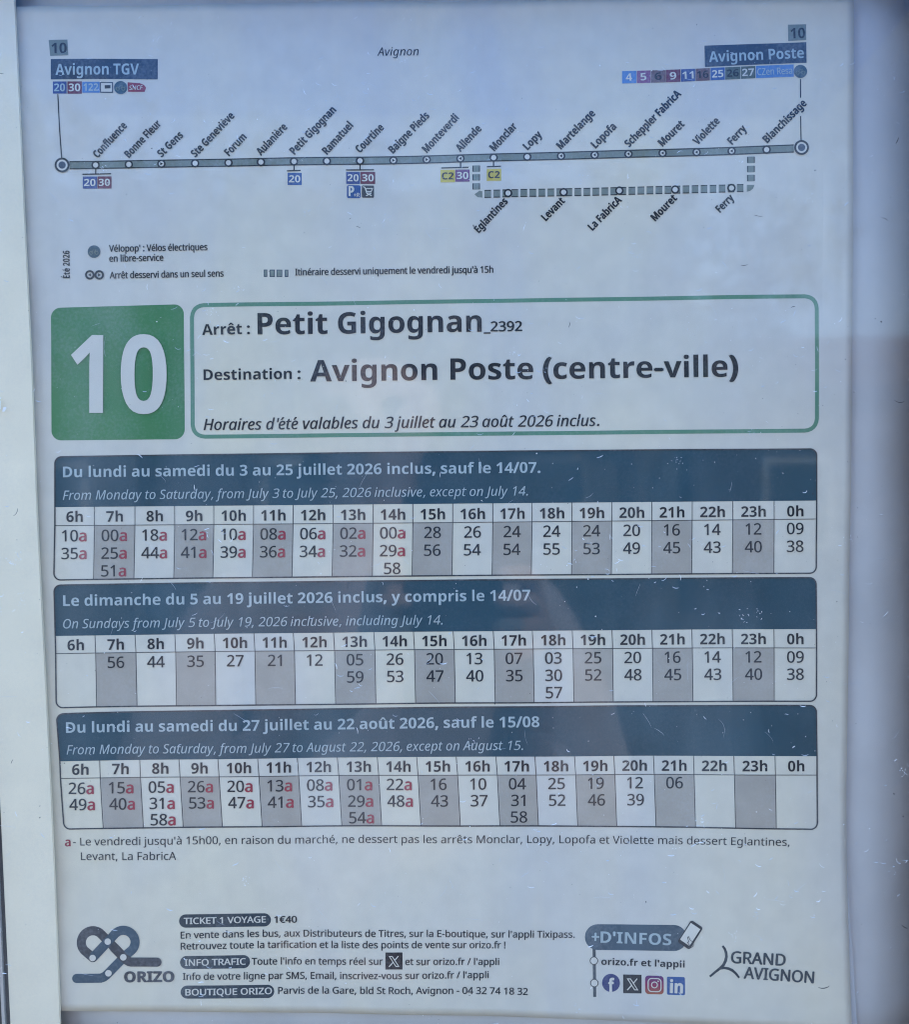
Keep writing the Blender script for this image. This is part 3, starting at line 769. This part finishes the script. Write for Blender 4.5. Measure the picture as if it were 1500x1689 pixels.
text(tp, 'Avignon Poste', (1170, 103.5), (1326, 97.2), 17.5, 'B', PALEB, lay=4)
quadgrid(tp, 'line_number', (1300, 41.5), (1329.8, 41), (1330, 67.2), (1300.3, 68.8), LINE, 2); text(tp, '10', (1304.5, 64.6), (1328, 64), 17, 'B', INK, lay=4)
row = [('4', 1026.5, 1050, SKYB, WHITE), ('5', 1051, 1073.6, MAGENTA, WHITE), ('6', 1074.2, 1099, BROWN, INK), ('9', 1099.4, 1123, MAROON, WHITE), ('11', 1124, 1147, BLUE, WHITE),
       ('16', 1148, 1171.4, BROWN, INK), ('25', 1172.6, 1195.8, LIB, WHITE), ('26', 1196.6, 1221, OLIVE, INK), ('27', 1222, 1246, OLIVE, WHITE), ('CZen Resa', 1247, 1309, SKYB, PALEB)]
for s, a, b, m, tmm in row:
    yy = 118 - (a - 1026) * 0.036
    tagbox(tp, 'connection_tag', a, yy, b, yy + 20.4, m, s, tmm, 12 if len(s) < 4 else 11, 'B' if len(s) < 4 else 'RM', 6.5 if len(s) == 1 else 2.2, dy=(b - a) * 0.036)
icon_cycle(tp, 1320, 119.5, 11)
text(poster, 'Avignon', (622.5, 92.2), (691, 91.2), 13.5, 'I', INK, name='town_name')

# legend
lg = icon_cycle(poster, 155.4, 415.5, 10.4); lg.name = 'map_legend'; lg['label'] = 'small print legend below the route map'
text(lg, 'Été 2026', (115.5, 459.5), (115.2, 414), 10.8, 'B', INK)
text(lg, "Vélopop' : Vélos électriques", (180, 415.6), (343, 413.4), 10.8, 'S', INK)
text(lg, 'en libre-service', (180.3, 432), (270, 430.4), 10.8, 'S', INK)
text(lg, 'Arrêt desservi dans un seul sens', (181, 459.6), (369.5, 456.8), 10.8, 'S', INK)
text(lg, "Itinéraire desservi uniquement le vendredi jusqu'à 15h", (487, 454.4), (814, 450), 10.8, 'S', INK)
for x, wy in ((148.5, -1), (164, 1)):
    ring(lg, 'stop_marker', x, 453.8, 7.8, 4.6, INK, 4)
    poly(lg, 'direction_arrow', [(x + 2.8 * wy, 453.8), (x - 1.9 * wy, 451), (x - 1.9 * wy, 456.6)][::wy], INK, 4)
for x, wd in ((438.3, 5.6), (449.3, 8.6), (461, 9.4), (472.8, 5.6)):
    quadgrid(lg, 'dash', (x - wd / 2, 445), (x + wd / 2, 445), (x + wd / 2, 457), (x - wd / 2, 457), SLATE, 1)
    quadgrid(lg, 'dash_fill', (x - wd / 2 + 1.1, 446.3), (x + wd / 2 - 1.1, 446.3), (x + wd / 2 - 1.1, 455.7), (x - wd / 2 + 1.1, 455.7), LINE, 2)

# ---- network logo at the foot
k = 220 / 1500.0
def L_(x, y): return (100 + x * k, 1500 + y * k)
def capstroke(parent, name, pts, wd, m, lay, ends=(1, 1)):
    o = stroke(parent, name, pts, wd, m, lay)
    for e, p in zip(ends, (pts[0], pts[-1])):
        if e: disc(parent, name + '_end', p[0], p[1], wd / 2, m, lay + .3, 20)
    return o
lw = 15.0
dark = [(367, 535)] + arc(367, 365, 131, 225, 45 - 0, 24) + [(713, 527)]
dark = [L_(*p) for p in dark]
logo = capstroke(poster, 'network_logo', dark, lw, CHAR, 1); logo['label'] = 'charcoal and steel blue heart shaped knot logo'
blue = [(712, 527)] + arc(712, 357, 131, -45, 135, 24) + [(367, 535)]
stroke(logo, 'blue_loop', [L_(*p) for p in blue], lw, STEEL, 3)
capstroke(logo, 'blue_tail', [L_(*p) for p in [(712, 535), (560, 690), (520, 730), (490, 752), (455, 764), (187, 766)]], lw, STEEL, 2, (0, 1))
capstroke(logo, 'dark_tail', [L_(*p) for p in [(600, 415), (712, 527), (750, 562), (775, 577), (800, 582), (1090, 582)]], lw, CHAR, 4, (0, 1))
for x, y in ((367, 535), (537, 352), (712, 527), (545, 706)):
    disc(logo, 'pin', *L_(x, y), 5.4, WHITE, 6, 20)
text(logo, 'ORIZO', (205.5, 1618.6), (288.3, 1618), 17.2, 'BH', CHAR)

# ---- ticket information
def pill(parent, x0, y0, x1, y1, m, s, a, b, cap, st='S', tm=WHITE, name='heading_pill', lay=1):
    o = quadgrid(parent, name, (x0, y0 + .4), (x1, y0), (x1, y1 - .4), (x0, y1), m, lay, step=6, rad=(y1 - y0) / 2 - .1)
    if s: text(o, s, a, b, cap, st, tm, lay=lay + 2)
    return o
p1_ = pill(poster, 296.3, 1506.3, 446.8, 1528.6, FOOT, 'TICKET 1 VOYAGE', (304, 1522.4), (439, 1521.2), 10.2)
text(p1_, '1€40', (452.3, 1521.9), (490, 1521.5), 10.6, 'S', INK)
text(p1_, "En vente dans les bus, aux Distributeurs de Titres, sur la E-boutique, sur l'appli Tixipass.", (299, 1546.3), (948.5, 1547), 11.2, 'RM', INKF, pm=(625, 1544.6))
text(p1_, 'Retrouvez toute la tarification et la liste des points de vente sur orizo.fr !', (299, 1564.6), (834, 1563.8), 11.2, 'RM', INKF, pm=(570, 1563.2))
p2_ = pill(poster, 297.7, 1575, 412.6, 1597, FOOT, 'INFO TRAFIC', (305.4, 1591.4), (406, 1590.2), 10.4)
text(p2_, "Toute l'info en temps réel sur", (415.3, 1590.9), (632, 1590.2), 11.2, 'RM', INKF)
def xlogo(parent, x0, y0, x1, y1, nm):
    o = quadgrid(parent, nm, (x0, y0), (x1, y0), (x1, y1), (x0, y1), INK, 1)
    w_, h_ = x1 - x0, y1 - y0
    q = lambda a, b: (x0 + w_ * a, y0 + h_ * b)
    stroke(o, 'cross_bar', [q(.24, .22), q(.40, .22), q(.78, .80), q(.62, .80)], w_ * .05, WHITE, 4, True)
    stroke(o, 'cross_line', [q(.76, .20), q(.56, .44)], w_ * .06, WHITE, 4); stroke(o, 'cross_line', [q(.46, .56), q(.22, .82)], w_ * .06, WHITE, 4)
    return o
xlogo(p2_, 636, 1570.3, 664.2, 1598.3, 'social_icon')
text(p2_, "et sur orizo.fr / l'appli", (668.6, 1590.7), (823.7, 1591.6), 11.2, 'RM', INKF)
text(p2_, "Info de votre ligne par SMS, Email, inscrivez-vous sur orizo.fr / l'appli", (302.3, 1614.8), (806.5, 1613.5), 11.2, 'RM', INKF)
p3_ = pill(poster, 298.5, 1624, 452.5, 1646, FOOT, 'BOUTIQUE ORIZO', (306.3, 1640.4), (449, 1638.8), 10.4)
text(p3_, 'Parvis de la Gare, bld St Roch, Avignon - 04 32 74 18 32', (459, 1638.9), (871, 1641.2), 11.2, 'RM', INKF, pm=(665, 1638.6))

# ---- more-information block
pi_ = pill(poster, 965.4, 1524.4, 1133, 1567.4, STEEL, None, None, None, 0, name='information_pill')
pi_['label'] = 'large steel blue pill above the social network icons'
text(pi_, '+', (976, 1554.5), (989, 1555), 19, 'B', PALEB); text(pi_, "D'INFOS", (991, 1555), (1107, 1557.6), 18.6, 'B', PALEB)
stroke(pi_, 'stem', [(980.7, 1564), (981.4, 1644)], 5.2, FOOT, 0.6)
for x, y in ((980.2, 1584.6), (980.8, 1621.0)):
    ring(pi_, 'stem_ring', x, y, 6.8, 5.6, INK, 4); disc(pi_, 'ring_centre', x, y, 5.7, WHITE, 3)
text(pi_, "orizo.fr et l'appli", (992.3, 1591.3), (1129, 1593.8), 11, 'B', INK)
ph = round_outline([(1140.1, 1515.5), (1159.6, 1528.4), (1136.8, 1564.6), (1117.2, 1551.4)], 4)
fo = poly(pi_, 'phone_icon', ph[::-1], INK, 5)
poly(fo, 'phone_screen', [(1139.2, 1520.2), (1154.8, 1530.6), (1136.8, 1558), (1121.4, 1547.6)][::-1], WHITE, 6)
stroke(fo, 'pointing_hand', [(1137.5, 1557.5), (1133.5, 1552), (1135.8, 1551), (1133.6, 1543.5), (1135.6, 1542.8), (1138.4, 1549), (1143.5, 1551.2), (1142.8, 1558), (1138.5, 1561)], 1.0, INK, 7, True)
fb = disc(pi_, 'social_icon', 1008.3, 1620.9, 14.8, FBB, 1, 28)
text(fb, 'f', (1003.5, 1635), (1014, 1635), 21, 'BH', WHITE)
xlogo(pi_, 1028.2, 1607, 1058.6, 1637.6, 'social_icon')
IG = mat('magenta_orange_print', (0.3, 0.05, 0.09), noise=0)
_n = IG.node_tree.nodes; _l = IG.node_tree.links
_t = _n.new('ShaderNodeNewGeometry'); _s = _n.new('ShaderNodeSeparateXYZ'); _l.new(_t.outputs['Position'], _s.inputs[0])
_r = _n.new('ShaderNodeMapRange'); _r.inputs['From Min'].default_value = plane_pt(1080, 1639)[1]; _r.inputs['From Max'].default_value = plane_pt(1080, 1608)[1]
_l.new(_s.outputs['Z'], _r.inputs['Value']); _c = _n.new('ShaderNodeValToRGB')
_c.color_ramp.elements[0].color = (0.38, 0.12, 0.06, 1); _c.color_ramp.elements[1].color = (0.10, 0.035, 0.17, 1)
_e = _c.color_ramp.elements.new(0.5); _e.color = (0.30, 0.03, 0.10, 1)
_l.new(_r.outputs[0], _c.inputs[0]); _l.new(_c.outputs[0], _n['Principled BSDF'].inputs['Base Color'])
ig = quadgrid(pi_, 'social_icon', (1064.2, 1608), (1094.8, 1608.2), (1095, 1638.8), (1064.4, 1638.6), IG, 1, rad=6)
stroke(ig, 'camera_outline', round_outline([(1069.3, 1612.4), (1090.4, 1612.6), (1090.4, 1634.2), (1069.3, 1634)], 6), 1.7, WHITE, 3, True)
ring(ig, 'camera_lens', 1079.6, 1623, 5.6, 4.0, WHITE, 3); disc(ig, 'camera_flash', 1085.6, 1617, 1.2, WHITE, 3, 10)
li = quadgrid(pi_, 'social_icon', (1100, 1609.2), (1129.5, 1609.6), (1129.8, 1639.6), (1100.2, 1639.2), LIB, 1, rad=2.5)
text(li, 'in', (1104.6, 1635.5), (1126.2, 1636), 21, 'BH', WHITE)

# ---- partner logo
ga = stroke(poster, 'partner_logo', [(1191.5, 1558.2), (1195, 1563), (1197.2, 1569), (1197.8, 1576), (1196.2, 1583), (1192.8, 1589.5), (1187.5, 1594.6), (1180.5, 1600), (1170.3, 1608.4)], lambda t: 3.4 + 1.4 * math.sin(t * 3.1), FOOT, 1)
ga['label'] = 'three armed brush stroke emblem with two words'
stroke(ga, 'emblem_arm', [(1188, 1595.2), (1194, 1594), (1201, 1595.2), (1207, 1597.8), (1213, 1603), (1218.8, 1610.4)], lambda t: 3.2 + 1.2 * math.sin(t * 3.1), FOOT, 2)
text(ga, 'GRAND', (1204.5, 1585.6), (1295, 1590.8), 18.8, 'S', FOOT); text(ga, 'AVIGNON', (1225.6, 1611.2), (1341.5, 1619.2), 18.8, 'S', FOOT)

# ================================================================== clear sleeve edge and cover pane
def film_material():
    m = bpy.data.materials.new('clear_film'); m.use_nodes = True
    n = m.node_tree.nodes; l = m.node_tree.links; n.clear()
    out = n.new('ShaderNodeOutputMaterial'); tr = n.new('ShaderNodeBsdfTransparent'); d = n.new('ShaderNodeBsdfDiffuse'); d.inputs[0].default_value = (.85, .88, .9, 1)
    mx = n.new('ShaderNodeMixShader'); mx.inputs[0].default_value = 0.62
    l.new(tr.outputs[0], mx.inputs[1]); l.new(d.outputs[0], mx.inputs[2]); l.new(mx.outputs[0], out.inputs[0])
    return m
FILM = film_material()
sv = slab('clear_sleeve', [(1392, 1380), (1398, 1380), (1402, 1480), (1409, 1580), (1416, 1689), (1420, 1742), (1392, 1742)], 0.0012, 0.0014, FILM, None)
tag(sv, 'clear plastic sleeve edge showing past the lower right corner of the sheet', 'sleeve')

def glass_material():
    m = bpy.data.materials.new('hazed_acrylic'); m.use_nodes = True
    n = m.node_tree.nodes; l = m.node_tree.links; n.clear()
    out = n.new('ShaderNodeOutputMaterial')
    tr = n.new('ShaderNodeBsdfTransparent'); gl = n.new('ShaderNodeBsdfGlossy'); gl.inputs['Roughness'].default_value = 0.042
    fr = n.new('ShaderNodeFresnel'); fr.inputs['IOR'].default_value = 1.5
    geo = n.new('ShaderNodeNewGeometry')
    a = n.new('ShaderNodeMixShader'); l.new(front_only(n, l, fr), a.inputs[0]); l.new(tr.outputs[0], a.inputs[1]); l.new(gl.outputs[0], a.inputs[2])
    d = n.new('ShaderNodeBsdfDiffuse'); d.inputs[0].default_value = (.80, .84, .86, 1)
    t = n.new('ShaderNodeTexNoise'); t.inputs['Scale'].default_value = 22; t.inputs['Detail'].default_value = 7; t.inputs['Roughness'].default_value = .6; t.inputs['Distortion'].default_value = 1.0
    l.new(geo.outputs['Position'], t.inputs['Vector'])
    r = n.new('ShaderNodeMapRange'); r.inputs['From Min'].default_value = .3; r.inputs['From Max'].default_value = .75
    r.inputs['To Min'].default_value = 0.003; r.inputs['To Max'].default_value = 0.016
    l.new(t.outputs['Fac'], r.inputs['Value'])
    # old wipe marks: streaks that run down the pane
    mp = n.new('ShaderNodeMapping'); mp.inputs['Scale'].default_value = (1.0, 1.0, 0.16); mp.inputs['Rotation'].default_value = (0, 0.10, 0)
    l.new(geo.outputs['Position'], mp.inputs['Vector'])
    t2 = n.new('ShaderNodeTexNoise'); t2.inputs['Scale'].default_value = 34; t2.inputs['Detail'].default_value = 4; l.new(mp.outputs[0], t2.inputs['Vector'])
    r2 = n.new('ShaderNodeMapRange'); r2.inputs['From Min'].default_value = .5; r2.inputs['From Max'].default_value = .8; r2.inputs['To Min'].default_value = 0.0; r2.inputs['To Max'].default_value = 0.05
    l.new(t2.outputs['Fac'], r2.inputs['Value']); ad = n.new('ShaderNodeMath'); ad.operation = 'ADD'; l.new(r.outputs[0], ad.inputs[0]); l.new(r2.outputs[0], ad.inputs[1])
    b = n.new('ShaderNodeMixShader'); l.new(ad.outputs[0], b.inputs[0]); l.new(a.outputs[0], b.inputs[1]); l.new(d.outputs[0], b.inputs[2])
    l.new(b.outputs[0], out.inputs[0])
    return m
GY = -0.0125
pane = slab('cover_pane', [(-148, -41), (1560, -41), (1560, 1743), (-148, 1743)], GY, GY + 0.003, glass_material(), None)
tag(pane, 'scratched and dusty clear acrylic cover pane over the timetable', 'pane')

SCR = mat('scratch_white', (0.95, 0.96, 0.96), 0.25, 1.0)
SCD = mat('scratch_dark', (0.04, 0.04, 0.045), 0.7, 0.3)
xa, za = plane_pt(0, 1689)[0], plane_pt(0, 1689)[1]; xb, zb = plane_pt(1500, 0)[0], plane_pt(1500, 0)[1]
def scr_ribbon(V, Fc, pts, wd, tilt=1.7):
    n0 = len(V); n = len(pts)
    for i, p in enumerate(pts):
        a = pts[max(0, i - 1)]; b = pts[min(n - 1, i + 1)]
        t = Vector((b[0] - a[0], b[1] - a[1])); t = t.normalized() if t.length > 1e-9 else Vector((1, 0))
        e = wd / 2 * math.sin(math.pi * (i + .35) / (n - .3)) ** .6
        nx, nz = -t.y * e, t.x * e
        V.append((p[0] + nx, GY - 0.00012 + tilt * abs(nz) * (1 if nz > 0 else -1) * .5, p[1] + nz))
        V.append((p[0] - nx, GY - 0.00012 - tilt * abs(nz) * (1 if nz > 0 else -1) * .5, p[1] - nz))
    for i in range(n - 1):
        q = n0 + 2 * i; Fc.append((q, q + 1, q + 3, q + 2))
def curvy(cx, cz, ln, bend, ang, n=8, jit=.06):
    pts = []; a = ang - bend / 2; x = z = 0
    for i in range(n):
        pts.append((x, z)); a += bend / n + random.gauss(0, jit)
        x += ln / n * math.cos(a); z += ln / n * math.sin(a)
    mx_, mz_ = pts[n // 2]
    return [(cx + p[0] - mx_, cz + p[1] - mz_) for p in pts]
def dens_at(x, z):
    u = (x - xa) / (xb - xa); v = (z - za) / (zb - za)
    return 0.22 + 0.45 * max(0, u - .35) + 0.5 * max(0, v - .55) + 0.35 * max(0, u - .85) * 4 * .5
def place():
    while True:
        x, z = random.uniform(xa, xb), random.uniform(za, zb)
        if random.random() < dens_at(x, z): return x, z
SCM = mat('scratch_grey', (0.62, 0.66, 0.70), 0.4, 0.5)
CL = [place() for _ in range(26)]
def place2():
    if random.random() < .45:
        c = random.choice(CL); return c[0] + random.gauss(0, .006), c[1] + random.gauss(0, .008)
    return place()
VA, FA, VB, FB = [], [], [], []
for i in range(560):
    V, Fc = (VA, FA) if random.random() < .42 else (VB, FB)
    x, z = place2(); kind = random.random()
    if kind < .55:      # little smile-shaped nicks
        scr_ribbon(V, Fc, curvy(x, z, random.uniform(.0010, .0032), random.uniform(.6, 2.2), random.gauss(0, .5)), random.uniform(.00008, .00024))
    elif kind < .9:
        scr_ribbon(V, Fc, curvy(x, z, random.uniform(.0008, .0030), random.uniform(-.8, .8), random.uniform(0, 3.14), jit=.2), random.uniform(.00010, .00024))
    else:               # clusters of tiny chips
        for k in range(random.randint(5, 12)):
            scr_ribbon(V, Fc, curvy(x + random.gauss(0, .0012), z + random.gauss(0, .0012), random.uniform(.0003, .0010), random.uniform(-1, 1), random.uniform(0, 3.14), 5), random.uniform(.00008, .00018))
s1 = build('scratches', VA, FA, SCR, pane); s1['kind'] = 'stuff'
s1 = build('faint_scratches', VB, FB, SCM, pane); s1['kind'] = 'stuff'
V, Fc = [], []
for i in range(130):
    x, z = place()
    scr_ribbon(V, Fc, curvy(x, z, random.uniform(.003, .009), random.uniform(-.7, 1.2), random.uniform(-.3, 3.2), 12), random.uniform(.00004, .00007))
s2 = build('hairline_scratches', V, Fc, mat('hairline', (.62, .66, .70), .5), pane); s2['kind'] = 'stuff'
def specks(count, m, rmin, rmax, name, uniform=False):
    V, Fc = [], []
    for i in range(count):
        x, z = place() if not uniform else (random.uniform(xa, xb), random.uniform(za, zb))
        r = random.uniform(rmin, rmax) * (1.0 if random.random() < .93 else 1.8); n0 = len(V); n = 6; ph_ = random.random() * 6
        el = random.uniform(.6, 1.0)
        for k2 in range(n):
            a = ph_ + k2 * 2 * math.pi / n
            V.append((x + r * math.cos(a), GY - 0.00006, z + r * el * math.sin(a)))
        V.append((x, GY - 0.00006 - r * .7, z))
        for k2 in range(n): Fc.append((n0 + k2, n0 + (k2 + 1) % n, n0 + n))
    o = build(name, V, Fc, m, pane); o['kind'] = 'stuff'
specks(1300, SCR, .00005, .00016, 'pale_dust')
specks(420, SCD, .00005, .00014, 'dark_dust', True)
V, Fc = [], []
for px, py, ln, bd_, an in ((1485, 664, .0045, 1.6, 0), (1461, 361, .0032, -.9, -.3), (1361, 1629, .0050, 1.5, .05), (1252, 357, .0036, .6, 0), (592, 375, .0020, -.5, -.3), (1229, 438, .003, .5, .1),
                            (1481, 232, .003, .3, 1.2), (578, 361, .001, 0, .5), (1309, 506, .002, -.8, 0), (1493, 1529, .003, .2, -.7), (28, 845, .004, 1.2, .9), (20, 1255, .002, 0, 1.2), (3, 122, .002, .3, 0), (940, 535, .0025, .8, 1.5)):
    x, z = plane_pt(px, py); f_ = (DIST + GY) / DIST
    scr_ribbon(V, Fc, curvy(x * f_, Z0 + (z - Z0) * f_, ln, bd_, an), .00022)
for px, py, r in ((1454, 531, 2.1), (1444, 526, 1.2), (1409, 647, 1.2), (1475, 1309, 1.6), (1490, 1346, 1.4), (1066, 1487, 1.4), (66, 1329, 1.2), (66, 1348, 1.6)):
    x, z = plane_pt(px, py); f_ = (DIST + GY) / DIST
    scr_ribbon(V, Fc, [(x * f_ + d * .00004 * r, Z0 + (z - Z0) * f_) for d in (-3, -1, 1, 3)], .0003 * r)
o = build('dark_nicks', V, Fc, SCD, pane); o['kind'] = 'stuff'
